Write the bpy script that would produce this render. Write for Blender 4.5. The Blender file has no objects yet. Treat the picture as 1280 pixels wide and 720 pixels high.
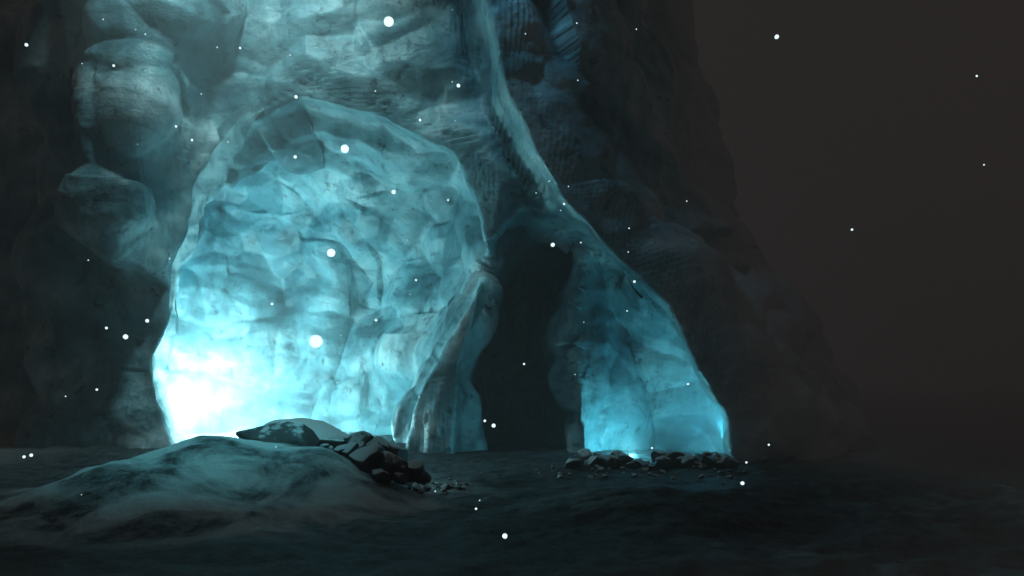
import bpy, math, random
import numpy as np
from mathutils import Vector
S=bpy.context.scene
CH=1.6; HZ=480.0; F=1000.0
def W(px,py,Y): return ((px-640)/F*Y, Y, CH+(HZ-py)/F*Y)
# ---------------- noise helpers
def hsh(i,j,k,s):
    n=(i.astype(np.int64)*73856093)^(j.astype(np.int64)*19349663)^(k.astype(np.int64)*83492791)^(s*2654435761)
    n=n&0xffffffff
    n=((n^(n>>15))*2246822519)&0xffffffff
    n=((n^(n>>13))*3266489917)&0xffffffff
    n=n^(n>>16)
    return n.astype(np.float64)/4294967296.0
def vnoise(P,s=1):
    c=np.floor(P); f=P-c; f=f*f*(3-2*f); c=c.astype(np.int64); r=0
    for a in (0,1):
        for b in (0,1):
            for d in (0,1):
                w=(f[:,0] if a else 1-f[:,0])*(f[:,1] if b else 1-f[:,1])*(f[:,2] if d else 1-f[:,2])
                r=r+w*hsh(c[:,0]+a,c[:,1]+b,c[:,2]+d,s)
    return r*2-1
def fbm(P,o=4,s=1):
    r=0;a=0.5
    for i in range(o):
        r=r+a*vnoise(P*(2**i)+17.3*i,s+i); a*=0.5
    return r
def facets(P,s=1,curv=0.9,tilt=0.7):
    c=np.floor(P).astype(np.int64); best=np.full(len(P),-9.0)
    for a in (-1,0,1):
        for b in (-1,0,1):
            for d in (-1,0,1):
                i,j,k=c[:,0]+a,c[:,1]+b,c[:,2]+d
                dx=P[:,0]-i-hsh(i,j,k,s); dy=P[:,1]-j-hsh(i,j,k,s+1); dz=P[:,2]-k-hsh(i,j,k,s+2)
                v=hsh(i,j,k,s+3)*0.35-curv*(dx*dx+dy*dy+dz*dz)+tilt*((hsh(i,j,k,s+4)-.5)*dx+(hsh(i,j,k,s+5)-.5)*dy+(hsh(i,j,k,s+6)-.5)*dz)
                best=np.maximum(best,v)
    return best
def sstep(a,b,x):
    t=np.clip((x-a)/(b-a),0,1); return t*t*(3-2*t)
def poly_sdf(X,Z,pts):
    d=np.full(X.shape,1e9); sgn=np.ones(X.shape); n=len(pts)
    for i in range(n):
        ax,az=pts[i]; bx,bz=pts[i-1]
        ex,ez=bx-ax,bz-az; wx,wz=X-ax,Z-az
        t=np.clip((wx*ex+wz*ez)/(ex*ex+ez*ez),0,1)
        d=np.minimum(d,(wx-ex*t)**2+(wz-ez*t)**2)
        c1=Z>=az; c2=Z<bz; c3=ex*wz>ez*wx
        sgn=np.where((c1&c2&c3)|(~c1&~c2&~c3),-sgn,sgn)
    return np.sqrt(d)*sgn
def smin(a,b,k):
    h=np.clip(0.5+0.5*(b-a)/k,0,1); return b*(1-h)+a*h-k*h*(1-h)
def smax(a,b,k): return -smin(-a,-b,k)
def P2(pts,Y): return [(W(p[0],p[1],Y)[0],W(p[0],p[1],Y)[2]) for p in pts]
# ---------------- cave wall solid (implicit surface -> mesh)
h=0.09
xs=np.arange(-15,9,h); ys=np.arange(13.2,28,h); zs=np.arange(-1.0,13.6,h)
X2,Z2=np.meshgrid(xs,zs,indexing='ij')
rp=[(560,-260),(590,-60),(612,20),(640,120),(672,195),(722,272),(800,350),(858,432),(902,530),(925,600),(940,660)]
rw=P2(rp,16.4); rz=np.array([p[1] for p in rw][::-1]); rx=np.array([p[0] for p in rw][::-1])
xr=np.interp(Z2,rz,rx)
flat=np.stack([X2.ravel(),np.zeros(X2.size),Z2.ravel()],1)
wob=fbm(flat*0.9,3,11).reshape(X2.shape)
s=X2-xr+wob*0.25
right=16.1+0.55*np.maximum(s,0)+0.14*np.maximum(s,0)**2
left=17.5+0.5*fbm(flat*0.35,3,5).reshape(X2.shape)+0.10*np.maximum(Z2-6,0)
stp=sstep(-0.45,0.12,s)
Yf=left*(1-stp)+right*stp
mass=poly_sdf(X2,Z2,P2([(92,-180),(250,-180),(255,30),(232,100),(196,180),(190,260),(178,300),(170,350),(105,345),(18,272),(66,205),(66,100)],16.0))+wob*0.25
Yf-=1.4*(1-sstep(-0.8,0.12,mass))
Yf+=5*sstep(0,1,(-9.9-X2)/3.0)
op1=poly_sdf(X2,Z2,P2([(306,148),(264,190),(238,230),(232,290),(212,330),(203,420),(192,450),(193,500),(213,545),(232,620),(232,1000),(500,1000),(500,620),(512,560),(522,500),(556,430),(592,372),(604,330),(600,260),(565,195),(480,145),(370,120)],17.5))+wob*0.12
tun=poly_sdf(X2,Z2,P2([(618,300),(650,262),(700,268),(738,290),(728,340),(716,400),(728,500),(736,620),(560,620),(572,460),(598,370)],17.5))+wob*0.08
alc=poly_sdf(X2,Z2,P2([(735,290),(712,380),(716,420),(728,500),(736,620),(736,900),(985,900),(975,640),(950,560),(915,460),(870,380),(810,310),(770,290)],17.5))+wob*0.06
X=xs[:,None,None].astype(np.float32); Y=ys[None,:,None].astype(np.float32); Z=zs[None,None,:].astype(np.float32)
def e2(a): return a[:,None,:].astype(np.float32)
f=e2(Yf)-Y
def ell(c,r):
    q=np.sqrt(((X-c[0])/r[0])**2+((Y-c[1])/r[1])**2+((Z-c[2])/r[2])**2)
    return (q-1)*min(r)
bowl=e2(op1)+0.13*np.maximum(Y-18.0,0)**2-0.12*np.exp(-((Y-18.6)/.6)**2)
c1=smin(bowl,ell((-6.7,20.7,2.4),(3.3,2.4,5.8)),0.5)
c1=smin(c1,ell((-4.0,20.1,0.6),(2.0,1.7,3.2)),0.4)
f=smax(f,-c1,0.10)
c2=np.maximum(e2(tun)+0.05*np.maximum(Y-20,0),Y-27)
f=smax(f,-c2,0.10)
c3=e2(alc)+0.40*np.maximum(Y-17.8,0)**2
f=smax(f,-c3,0.08)
slab=smax(smax(-e2(s),e2(right)-Y,0.25),Y-e2(right)-0.65,0.1)
f=smin(f,slab,0.08)
del c1,c2,c3,bowl,slab
def surface_nets(v,org,h):
    nx,ny,nz=v.shape; sg=v<0
    cnt=np.zeros((nx-1,ny-1,nz-1),np.int8)
    for a in (0,1):
        for b in (0,1):
            for c in (0,1): cnt+=sg[a:nx-1+a,b:ny-1+b,c:nz-1+c]
    act=(cnt>0)&(cnt<8); idx=np.full(act.shape,-1,np.int64); I=np.argwhere(act); idx[act]=np.arange(len(I))
    pos=np.zeros((len(I),3)); num=np.zeros(len(I))
    cs=[(a,b,c) for a in (0,1) for b in (0,1) for c in (0,1)]
    for p in cs:
        for ax in range(3):
            if p[ax]==1: continue
            q=list(p); q[ax]=1
            v0=v[I[:,0]+p[0],I[:,1]+p[1],I[:,2]+p[2]]; v1=v[I[:,0]+q[0],I[:,1]+q[1],I[:,2]+q[2]]
            m=(v0<0)!=(v1<0); t=np.where(m,v0/np.where(m,v0-v1,1),0)
            pt=np.tile(np.array(p,float),(len(I),1)); pt[:,ax]+=t
            pos+=pt*m[:,None]; num+=m
    verts=(I+pos/num[:,None])*h+np.array(org)
    faces=[]
    for ax in range(3):
        sl0=[slice(None)]*3; sl1=[slice(None)]*3; sl0[ax]=slice(0,-1); sl1[ax]=slice(1,None)
        a=sg[tuple(sl0)]; b=sg[tuple(sl1)]; E=np.argwhere(a!=b)
        o1,o2=[(1,2),(2,0),(0,1)][ax]
        lim=np.array(idx.shape)
        ok=(E[:,o1]>0)&(E[:,o2]>0)&(E[:,o1]<lim[o1])&(E[:,o2]<lim[o2]); E=E[ok]
        neg=a[tuple(E.T)]
        def g(d1,d2):
            q=E.copy(); q[:,o1]-=d1; q[:,o2]-=d2; return idx[tuple(q.T)]
        Q=np.stack([g(1,1),g(0,1),g(0,0),g(1,0)],1)
        Q[~neg]=Q[~neg][:,::-1]
        faces.append(Q)
    return verts,np.concatenate(faces)
V,Q=surface_nets(f,(xs[0],ys[0],zs[0]),h); del f
def mk_mesh(name,V,Q):
    me=bpy.data.meshes.new(name); n=Q.shape[1]
    me.vertices.add(len(V)); me.vertices.foreach_set('co',np.asarray(V,np.float32).ravel())
    me.loops.add(Q.size); me.loops.foreach_set('vertex_index',Q.ravel().astype(np.int32))
    me.polygons.add(len(Q)); me.polygons.foreach_set('loop_start',np.arange(0,Q.size,n,dtype=np.int32))
    try: me.polygons.foreach_set('loop_total',np.full(len(Q),n,np.int32))
    except Exception: pass
    me.polygons.foreach_set('use_smooth',np.ones(len(Q),bool))
    me.update(calc_edges=True); me.validate(); return me
def link(name,me,mat=None):
    o=bpy.data.objects.new(name,me); S.collection.objects.link(o)
    if mat: me.materials.append(mat)
    return o
me=mk_mesh('cave',V,Q); ob=link('ice_cave_wall',me)
md=ob.modifiers.new('s','SUBSURF'); md.levels=1; md.subdivision_type='CATMULL_CLARK'
dg=bpy.context.evaluated_depsgraph_get(); me2=bpy.data.meshes.new_from_object(ob.evaluated_get(dg)); ob.modifiers.clear(); ob.data=me2
n=len(me2.vertices); P=np.empty(n*3,np.float32); me2.vertices.foreach_get('co',P); P=P.reshape(-1,3).astype(float)
N=np.empty(n*3,np.float32); me2.vertices.foreach_get('normal',N); N=N.reshape(-1,3).astype(float)
# keep the lips of the openings crisp: less large-scale displacement there
gi=np.clip(((P[:,0]-xs[0])/h).round().astype(int),0,len(xs)-1); gk=np.clip(((P[:,2]-zs[0])/h).round().astype(int),0,len(zs)-1)
lipd=np.minimum(np.minimum(np.abs(op1[gi,gk]),np.abs(tun[gi,gk])),np.abs(s[gi,gk]))
lip=(1-sstep(0.1,0.8,lipd))*(1-sstep(18.0,18.8,P[:,1]))
amp=1-0.88*lip
wp=P+0.08*np.stack([vnoise(P*0.8,31),vnoise(P*0.8,41),vnoise(P*0.8,51)],1)
d=1.0*(facets(wp/np.array([1.9,1.9,1.7]),3,.55,1.5)-0.08)*amp
wp2=P
d+=0.44*(facets(wp2/np.array([1.15,1.15,0.95]),13,.55,1.6)-0.06)*(1-.75*lip)
d-=0.15*(facets(wp2/np.array([0.75,0.75,0.5]),43,.6,1.5)-.05)*(1-.6*lip)
d+=0.06*facets(wp2/np.array([0.36,0.36,0.26]),23,.8,1.5)*(0.5+0.5*vnoise(P*.5,91))
d+=0.012*fbm(P*3,3,8)
d-=0.05
print('disp mean/std',d.mean(),d.std())
P+=N*d[:,None]*1.0
me2.vertices.foreach_set('co',P.astype(np.float32).ravel()); me2.update()
me2.polygons.foreach_set('use_smooth',np.ones(len(me2.polygons),bool))
# ---------------- materials
def mat(name):
    m=bpy.data.materials.new(name); m.use_nodes=True; nt=m.node_tree; return m,nt,nt.nodes['Principled BSDF'],nt.nodes,nt.links
def noise(N_,L_,vec,scale,det=8,rough=.6,dist=0):
    t=N_.new('ShaderNodeTexNoise'); t.inputs['Scale'].default_value=scale; t.inputs['Detail'].default_value=det
    t.inputs['Roughness'].default_value=rough; t.inputs['Distortion'].default_value=dist; L_.new(vec,t.inputs['Vector']); return t.outputs['Fac']
def ramp(N_,L_,fac,stops):
    r=N_.new('ShaderNodeValToRGB'); L_.new(fac,r.inputs['Fac']); e=r.color_ramp.elements
    while len(e)<len(stops): e.new(0.5)
    for i,(p,c) in enumerate(stops): e[i].position=p; e[i].color=(*c,1) if len(c)==3 else c
    return r.outputs['Color']
def mixc(N_,L_,fac,a,b,mode='MIX'):
    m=N_.new('ShaderNodeMix'); m.data_type='RGBA'; m.blend_type=mode
    for v,i in ((fac,0),(a,6),(b,7)):
        if hasattr(v,'is_output'): L_.new(v,m.inputs[i])
        elif i==0: m.inputs[0].default_value=v
        else: m.inputs[i].default_value=(*v,1)
    return m.outputs[2]
def bump(N_,L_,hgt,st,dist,prev=None):
    b=N_.new('ShaderNodeBump'); b.inputs['Strength'].default_value=st; b.inputs['Distance'].default_value=dist
    L_.new(hgt,b.inputs['Height'])
    if prev: L_.new(prev,b.inputs['Normal'])
    return b.outputs['Normal']
def mapped(N_,L_,sc):
    tc=N_.new('ShaderNodeTexCoord'); mp=N_.new('ShaderNodeMapping'); mp.inputs['Scale'].default_value=sc; L_.new(tc.outputs['Object'],mp.inputs['Vector']); return mp.outputs['Vector']
def sepx(N_,L_,a,b,axis='X'):
    tc=N_.new('ShaderNodeTexCoord'); sp=N_.new('ShaderNodeSeparateXYZ'); L_.new(tc.outputs['Object'],sp.inputs[0])
    mr=N_.new('ShaderNodeMapRange'); mr.interpolation_type='SMOOTHSTEP'; mr.inputs[1].default_value=a; mr.inputs[2].default_value=b; L_.new(sp.outputs[axis],mr.inputs[0]); return mr.outputs[0]
ice,nt,bs,N_,L_=mat('ice_rock')
v=mapped(N_,L_,(1,1,1)); vs=mapped(N_,L_,(1,1,1.5)); vv=mapped(N_,L_,(1.3,1.3,0.5))
big=noise(N_,L_,vs,0.42,7,.55,.3)
col=ramp(N_,L_,big,[(0.34,(.10,.20,.24)),(0.50,(.30,.50,.55)),(0.66,(.74,.86,.88))])
speck=ramp(N_,L_,noise(N_,L_,v,2.6,14,.80,.3),[(0.38,(0.10,0.12,0.14)),(0.45,(1,1,1))])
streak=ramp(N_,L_,noise(N_,L_,vv,1.1,9,.66,.3),[(0.36,(0.26,0.34,0.37)),(0.54,(1,1,1))])
col=mixc(N_,L_,0.8,col,speck,'MULTIPLY'); col=mixc(N_,L_,0.7,col,streak,'MULTIPLY')
col=mixc(N_,L_,sepx(N_,L_,2.8,5.8),col,(.72,.70,.69))  # lifted dark of the background put into the wall colour, towards the right
L_.new(col,bs.inputs['Base Color']); bs.inputs['Roughness'].default_value=.36
bs.inputs['Subsurface Weight'].default_value=.2; bs.inputs['Subsurface Radius'].default_value=(.15,.5,.6); bs.inputs['Subsurface Scale'].default_value=.2
bn=bump(N_,L_,noise(N_,L_,vs,1.8,9,.6,.1),.5,.12)
bn=bump(N_,L_,noise(N_,L_,v,9,5,.6),.4,.02,bn)
L_.new(bn,bs.inputs['Normal'])
me2.materials.append(ice)
# thin translucent ice edging along the lips of the openings
rim,nt,bs,N_,L_=mat('thin_ice')
v=mapped(N_,L_,(1,1,1)); tr=N_.new('ShaderNodeBsdfTranslucent')
L_.new(ramp(N_,L_,noise(N_,L_,v,2.5,8,.65,.6),[(0.36,(.10,.24,.28)),(0.58,(.80,.92,.94))]),tr.inputs['Color'])
bs.inputs['Base Color'].default_value=(.5,.68,.72,1); bs.inputs['Roughness'].default_value=.25
ms=N_.new('ShaderNodeMixShader'); ms.inputs[0].default_value=.75; L_.new(bs.outputs[0],ms.inputs[1]); L_.new(tr.outputs[0],ms.inputs[2])
L_.new(ms.outputs[0],nt.nodes['Material Output'].inputs['Surface'])
L_.new(bump(N_,L_,noise(N_,L_,v,5,8,.65),.6,.05),tr.inputs['Normal'])
def rim_strip(pts,Y,side,seed,name='ice_rim'):
    w_=np.array([(*W(a,b,Y),c) for a,b,c in pts]); L=np.r_[0,np.cumsum(np.linalg.norm(np.diff(w_[:,:3],axis=0),axis=1))]
    t=np.arange(0,L[-1],0.04); c=np.stack([np.interp(t,L,w_[:,k]) for k in range(4)],1)
    k=np.exp(-np.linspace(-2,2,21)**2); k/=k.sum()
    for a in (0,1,2,3):
        pad=np.pad(c[:,a],10,mode='reflect',reflect_type='odd'); c[:,a]=np.convolve(pad,k,'valid')
    fl_=np.stack([c[:,0],c[:,1]*0,c[:,2]],1)
    tg=np.gradient(c[:,:3],axis=0); tg/=np.linalg.norm(tg,axis=1)[:,None]
    nr=np.stack([-tg[:,2],0*tg[:,0],tg[:,0]],1); nr*=np.sign(side*nr[:,:1]+1e-6)
    taper=sstep(0,.8,t)*sstep(0,.5,L[-1]-t)
    wd=c[:,3]*(1+.55*fbm(fl_*1.7,3,seed)+.25*fbm(fl_*7,2,seed+5))*(.15+.85*taper)
    m=13; VV=np.zeros((len(t),m,3))
    for j in range(m):
        u=j/(m-1)
        off=-0.35+u*(0.35+1)
        VV[:,j]=c[:,:3]+nr*np.where(off<0,off*0.9,off*wd)[:,None]
        VV[:,j,1]=Y+0.02+0.30*max(off,0)**1.5*wd+0.10*fbm(VV[:,j]*1.5,3,seed+9)+0.25*max(-off,0)
    ii_=np.arange(len(t)*m).reshape(len(t),m)
    q=np.stack([ii_[:-1,:-1].ravel(),ii_[1:,:-1].ravel(),ii_[1:,1:].ravel(),ii_[:-1,1:].ravel()],1)
    return link(name,mk_mesh(name,VV.reshape(-1,3),q),rim)
rim_strip([(330,136,.10),(300,152,.25),(262,192,.38),(240,232,.46),(232,290,.28),(212,330,.20),(203,420,.18),(192,455,.24),(193,500,.30),(213,545,.30),(235,585,.15)],17.65,1,5)
rim_strip([(598,345,.08),(590,375,.16),(556,430,.22),(524,500,.18),(512,560,.12),(508,600,.1)],17.65,-1,25)
gm,nt,bs,N_,L_=mat('snowy_ground')
v=mapped(N_,L_,(1,1,1))
g1=ramp(N_,L_,noise(N_,L_,v,0.8,10,.6,.6),[(0.42,(0.0,0,0)),(0.56,(1,1,1))])
g2=ramp(N_,L_,noise(N_,L_,v,5,12,.8),[(0.44,(0,0,0)),(0.56,(1,1,1))])
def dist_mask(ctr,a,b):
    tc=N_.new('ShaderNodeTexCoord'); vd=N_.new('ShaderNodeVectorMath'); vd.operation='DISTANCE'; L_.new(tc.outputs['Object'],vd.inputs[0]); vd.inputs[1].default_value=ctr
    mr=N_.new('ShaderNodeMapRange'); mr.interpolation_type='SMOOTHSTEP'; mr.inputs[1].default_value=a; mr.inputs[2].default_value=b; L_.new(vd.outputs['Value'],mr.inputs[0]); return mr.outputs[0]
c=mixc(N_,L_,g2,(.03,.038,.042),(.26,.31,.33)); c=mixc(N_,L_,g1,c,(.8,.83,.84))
c=mixc(N_,L_,dist_mask((-4,11.5,0),2.6,4.2),c,mixc(N_,L_,g2,(.02,.025,.03),(.11,.13,.14)))  # dark of the unlit floor around the mound put into its colour
c=mixc(N_,L_,dist_mask((-2,14,0),6.5,11),c,(.58,.56,.55))  # far floor paled in colour to blend with the hazy background
L_.new(c,bs.inputs['Base Color']); bs.inputs['Roughness'].default_value=.6
bn=bump(N_,L_,noise(N_,L_,v,3,12,.7),.8,.14); bn=bump(N_,L_,noise(N_,L_,v,30,6,.7),.6,.02,bn); L_.new(bn,bs.inputs['Normal'])
def rockmat(name,lo,hi):
    rm,nt,bs,N_,L_=mat(name)
    v=mapped(N_,L_,(1,1,1)); geo=N_.new('ShaderNodeNewGeometry'); sp=N_.new('ShaderNodeSeparateXYZ'); L_.new(geo.outputs['Normal'],sp.inputs[0])
    ad=N_.new('ShaderNodeMath'); ad.operation='ADD'; L_.new(sp.outputs['Z'],ad.inputs[0]); L_.new(noise(N_,L_,v,5,8,.7),ad.inputs[1])
    mr=N_.new('ShaderNodeMapRange'); mr.inputs[1].default_value=lo; mr.inputs[2].default_value=hi; L_.new(ad.outputs[0],mr.inputs[0])
    rc=ramp(N_,L_,noise(N_,L_,v,4,10,.7),[(0.35,(.010,.014,.018)),(0.65,(.05,.065,.07))])
    L_.new(mixc(N_,L_,mr.outputs[0],rc,(.8,.84,.85)),bs.inputs['Base Color']); bs.inputs['Roughness'].default_value=.5
    L_.new(bump(N_,L_,noise(N_,L_,v,9,10,.7),.6,.04),bs.inputs['Normal']); return rm
rm=rockmat('snow_dusted_rock',1.02,1.18); rm_dark=rockmat('bare_dark_rock',1.38,1.50); rm_snow=rockmat('snowy_rock',.55,.80)
# ---------------- ground
ax=np.concatenate([-np.geomspace(200,10.2,26),np.arange(-10,8,0.06),np.geomspace(8.2,200,26)])
ay=np.concatenate([-np.geomspace(120,1,12),np.arange(0,5,0.25),np.arange(5,20.5,0.06),np.geomspace(21,300,26)])
GX,GY=np.meshgrid(ax,ay,indexing='ij'); gp=np.stack([GX.ravel(),GY.ravel(),np.zeros(GX.size)],1)
def ground_h(p):
    x,y=p[:,0],p[:,1]
    q=p.copy(); q[:,2]=0
    w=0.25*fbm(q*0.8,3,61)
    def mound(cx,cy,rx,ry,hh,pw=1.0):
        r=np.sqrt(((x-cx)/rx)**2+((y-cy)/ry)**2)+w*0.5
        return hh*np.where(r<1,(0.5+0.5*np.cos(math.pi*np.clip(r,0,1)))**pw,0)
    z=mound(-4.1,11.2,3.0,3.0,0.80,0.7)+mound(-2.0,11.4,1.8,1.6,0.16)+mound(2.0,10.2,2.6,1.8,0.26)
    z+=0.25*sstep(14,18,y)*sstep(-1,-3,x)
    near=sstep(60,20,np.abs(x))*sstep(80,30,np.abs(y))
    z+=near*(0.13*fbm(q*0.7,4,71)+0.07*np.maximum(facets(q/0.6+0.3,77),-.3)+0.035*fbm(q*4,4,81))
    return z
gp[:,2]=ground_h(gp)
nx,ny=len(ax),len(ay); ii=np.arange(nx*ny).reshape(nx,ny)
GQ=np.stack([ii[:-1,:-1].ravel(),ii[1:,:-1].ravel(),ii[1:,1:].ravel(),ii[:-1,1:].ravel()],1)
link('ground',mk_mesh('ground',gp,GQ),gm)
# ---------------- rocks
import bmesh
def rock_pts(seed,size,sub=4):
    bm=bmesh.new(); bmesh.ops.create_icosphere(bm,subdivisions=sub,radius=1)
    p=np.array([v.co[:] for v in bm.verts]); q=np.array([[v.index for v in f.verts] for f in bm.faces]); bm.free()
    rs=np.random.RandomState(seed)
    for i in range(14):
        nrm=rs.normal(size=3); nrm/=np.linalg.norm(nrm); dd=rs.uniform(.5,.85)
        e=np.maximum(p@nrm-dd,0); p=p-e[:,None]*nrm*0.93
    p=p*(1+0.06*fbm(p*2.5+seed,4,seed)[:,None])
    return p*np.array(size),q
def rotz(p,a,tx=0):
    c,s_=math.cos(a),math.sin(a); R=np.array([[c,-s_,0],[s_,c,0],[0,0,1]]); c,s_=math.cos(tx),math.sin(tx)
    return p@np.array([[c,0,s_],[0,1,0],[-s_,0,c]]).T@R.T
def gz(x,y): return float(ground_h(np.array([[x,y,0.0]]))[0])
def rockset(name,items,m_=None):
    VV=[];QQ=[];o=0
    for (x,y,dz,sz,seed) in items:
        rs=np.random.RandomState(seed+5)
        p,q=rock_pts(seed,sz,3 if max(sz)<.16 else 4); p=rotz(p,rs.uniform(0,6.28) if sz[0]<.8 else -0.25,rs.uniform(-.3,.3) if sz[0]<.8 else 0.20)
        p=p+np.array([x,y,gz(x,y)+dz]); VV.append(p); QQ.append(q+o); o+=len(p)
    return link(name,mk_mesh(name,np.concatenate(VV),np.concatenate(QQ)),m_ or rm)
rockset('rock_slab',[(-3.45,12.2,0.12,(.92,.45,.30),4),(-2.75,12.2,0.10,(.45,.4,.26),21)],rm_dark)
rockset('snow_covered_slab',[(-3.25,13.2,0.42,(.95,.6,.36),9)],rm_snow)
R=random.Random(3)
its=[]
for px,py,Yd,sz in [(458,586,11.3,.32),(488,590,11.2,.27),(452,566,11.8,.30),(512,594,11.4,.22),(434,588,11.3,.20),(494,574,11.8,.25),(472,602,11.0,.17),(526,600,11.4,.15),(444,556,12.0,.22),(474,566,11.8,.24),(502,602,11.1,.14)]:
    x=(px-640)/F*Yd; z=CH+(HZ-py)/F*Yd
    its.append((x,Yd,min(.38,max(.05,z-gz(x,Yd)+.04)),(sz*1.05,sz,sz*.95),int(px)))
for i in range(70):
    a=R.uniform(-2.7,-0.7); its.append((a,R.uniform(11.2,13.2),.0,(R.uniform(.03,.10),)*3,900+i))
rockset('rock_pile',its)
its=[]
for i in range(34):
    px=715+i*5.8; Yd=R.uniform(14.8,16.2); sz=R.uniform(.08,.27)*(1.25 if px>830 else .85)
    its.append(((px-640)/F*Yd,Yd,sz*.35,(sz*1.05,sz,sz*.95),300+i))
for i in range(50):
    its.append((R.uniform(0.8,4.2),R.uniform(13.2,15.6),0,(R.uniform(.03,.10),)*3,1900+i))
rockset('rock_pile',its)
its=[]
for i in range(18):
    x=R.uniform(-6,4); its.append((x,R.uniform(12,16.5),0,(R.uniform(.02,.06),)*3,1500+i))
rockset('scattered_stones',its)
# ---------------- snowflakes
fl=[(486,27,6,7),(431,186,5,7),(414,316,5,7),(395,427,8,9),(157,421,3,7),(184,401,2.2,7),(133,410,1.6,8),(691,306,2.5,7),(971,46,2.6,6),(631,670,3.2,5),(928,604,2.4,6),(573,107,2.2,8),(492,240,2.6,8),(370,121,2,8),(369,196,2,8),(617,532,2.4,7),(606,526,1.6,8),(39,569,2,7),(30,571,1.8,7),(33,56,2,7),(1065,287,1.4,7),(1221,95,1.2,7),(1230,206,.9,7),(121,487,1.4,8),(142,82,1.5,8),(595,636,1.4,7),(340,380,1.6,9),(220,158,1.4,9),(705,255,1.3,9),(793,352,1.6,9),(655,455,1.3,9),(961,556,1.2,8),(470,400,1.6,9),(525,150,1.5,9),(860,480,1.3,9),(933,578,1.3,8),(560,250,1.2,9),(300,60,1.3,9),(240,175,1.4,9),(520,350,1.3,9),(815,560,1.2,9)]
for i in range(40): fl.append((R.uniform(80,900),R.uniform(10,640),R.uniform(.5,.9),R.uniform(7,12)))
VV=[];QQ=[];o=0
bm=bmesh.new(); bmesh.ops.create_icosphere(bm,subdivisions=3,radius=1); sp_=np.array([v.co[:] for v in bm.verts]); sq=np.array([[v.index for v in f_.verts] for f_ in bm.faces]); bm.free()
for i,(px,py,r,Yd) in enumerate(fl):
    p=sp_*(1+.12*fbm(sp_*1.5+i*3,2,i)[:,None])*r/F*Yd+np.array(W(px,py,Yd)); VV.append(p); QQ.append(sq+o); o+=len(p)
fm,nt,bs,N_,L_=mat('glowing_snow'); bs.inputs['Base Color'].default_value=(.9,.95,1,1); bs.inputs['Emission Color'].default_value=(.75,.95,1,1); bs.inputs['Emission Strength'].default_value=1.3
link('snowflakes',mk_mesh('snowflakes',np.concatenate(VV),np.concatenate(QQ)),fm)
# ---------------- mist
LW=(.0225,.0180,.0172)
DEN=.011
def fog(name,dens,emi=0):
    mm=bpy.data.materials.new(name); mm.use_nodes=True; nt=mm.node_tree; nt.nodes.clear()
    vs_=nt.nodes.new('ShaderNodeVolumeScatter'); vs_.inputs['Density'].default_value=dens; vs_.inputs['Color'].default_value=(.92,.95,.97,1); vs_.inputs['Anisotropy'].default_value=.1
    oo=nt.nodes.new('ShaderNodeOutputMaterial'); src=vs_.outputs[0]
    if emi:
        em=nt.nodes.new('ShaderNodeEmission'); em.inputs[0].default_value=(*LW,1); em.inputs[1].default_value=dens*emi  # added emission in place of ambient light scattered within the mist
        adn=nt.nodes.new('ShaderNodeAddShader'); nt.links.new(vs_.outputs[0],adn.inputs[0]); nt.links.new(em.outputs[0],adn.inputs[1]); src=adn.outputs[0]
    nt.links.new(src,oo.inputs['Volume']); return mm
bpy.ops.mesh.primitive_cube_add(size=1,location=(0,100,20)); b=bpy.context.object; b.name='mist'; b.scale=(380,240,44); b.data.materials.append(fog('mist',DEN,.35))
def cloud(c,r,dens):
    bm=bmesh.new(); bmesh.ops.create_icosphere(bm,subdivisions=4,radius=1); me_=bpy.data.meshes.new('mist'); bm.to_mesh(me_); bm.free()
    p=np.array([v.co[:] for v in me_.vertices]); p=p*(1+.25*fbm(p*1.3+c[0],3,7)[:,None])*np.array(r)+np.array(c)
    me_.vertices.foreach_set('co',p.astype(np.float32).ravel()); me_.update()
    o_=link('mist',me_,fog('dense_mist',dens))
cloud((-6.0,19.9,1.6),(3.0,1.7,3.6),.075)
cloud((-5.2,15.2,10.2),(3.6,1.5,5.4),.085)
cloud((3.0,18.1,0.7),(1.2,.8,1.5),.08)
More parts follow.
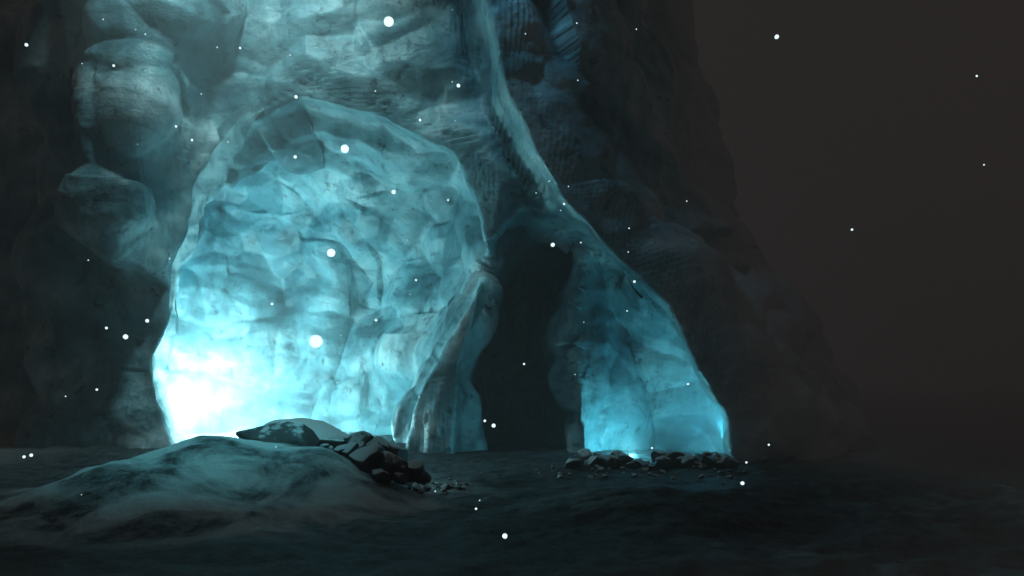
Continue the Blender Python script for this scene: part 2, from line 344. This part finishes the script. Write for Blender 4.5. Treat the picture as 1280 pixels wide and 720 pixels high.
# ---------------- lights
def pt(name,loc,e,col,r=.12):
    l=bpy.data.lights.new(name,'POINT'); l.energy=e; l.color=col; l.shadow_soft_size=r; o=bpy.data.objects.new(name,l); o.location=loc; S.collection.objects.link(o)
T=(.05,.48,.60)
pt('added_ice_glow',(-8.3,20.0,1.0),900,(.42,.90,.95),.2)  # added unseen light behind the rim, stands in for light through the ice
pt('added_ice_glow',(-8.3,19.3,4.6),130,T,.2)  # added higher up, unseen, to brighten the upper chamber
pt('added_ice_glow',W(300,546,20.2),400,(.44,.92,.97))
pt('added_ice_glow',W(445,550,20.0),300,(.22,.76,.84))
pt('added_ice_glow',W(785,566,17.8),120,(.13,.62,.75))  # added light for the glow of the right alcove's ice
pt('added_ice_glow',(4.2,17.8,0.5),30,(.05,.46,.68))  # added behind the ridge, out of view, for the same glow
def spot(name,loc,tgt,e,col,ang,bl=1,r=.4):
    l=bpy.data.lights.new(name,'SPOT'); l.energy=e; l.color=col; l.spot_size=math.radians(ang); l.spot_blend=bl; l.shadow_soft_size=r
    o=bpy.data.objects.new(name,l); o.location=loc; o.rotation_euler=(Vector(tgt)-Vector(loc)).to_track_quat('-Z','Y').to_euler(); S.collection.objects.link(o)
spot('skylight_and_fill',(-4.8,13.4,13.8),(-5.4,17.0,7.8),3600,(.40,.74,.78),84)
spot('skylight_and_fill',(-1.8,14.4,13.0),(0.0,16.6,9.0),420,(.10,.44,.66),50)  # added dim spot to brighten the ridge, beside the skylight
spot('skylight_and_fill',(-3.4,13.0,15.0),(-4.2,11.5,0.5),5200,(.12,.62,.72),20)  # added narrow spot that brightens the mound from above
w=bpy.data.worlds.new('World'); S.world=w; w.use_nodes=True; bg=w.node_tree.nodes['Background']; bg.inputs[0].default_value=(*LW,1); bg.inputs[1].default_value=1
cam=bpy.data.cameras.new('cam'); co=bpy.data.objects.new('camera',cam); S.collection.objects.link(co); co.location=(0,0,CH); co.rotation_euler=(math.pi/2,0,0)
cam.sensor_width=36; cam.lens=36*F/1280; cam.shift_y=(HZ-360)/1280; cam.clip_end=1000; S.camera=co
S.view_settings.view_transform='Standard'; S.view_settings.look='None'; S.view_settings.exposure=0
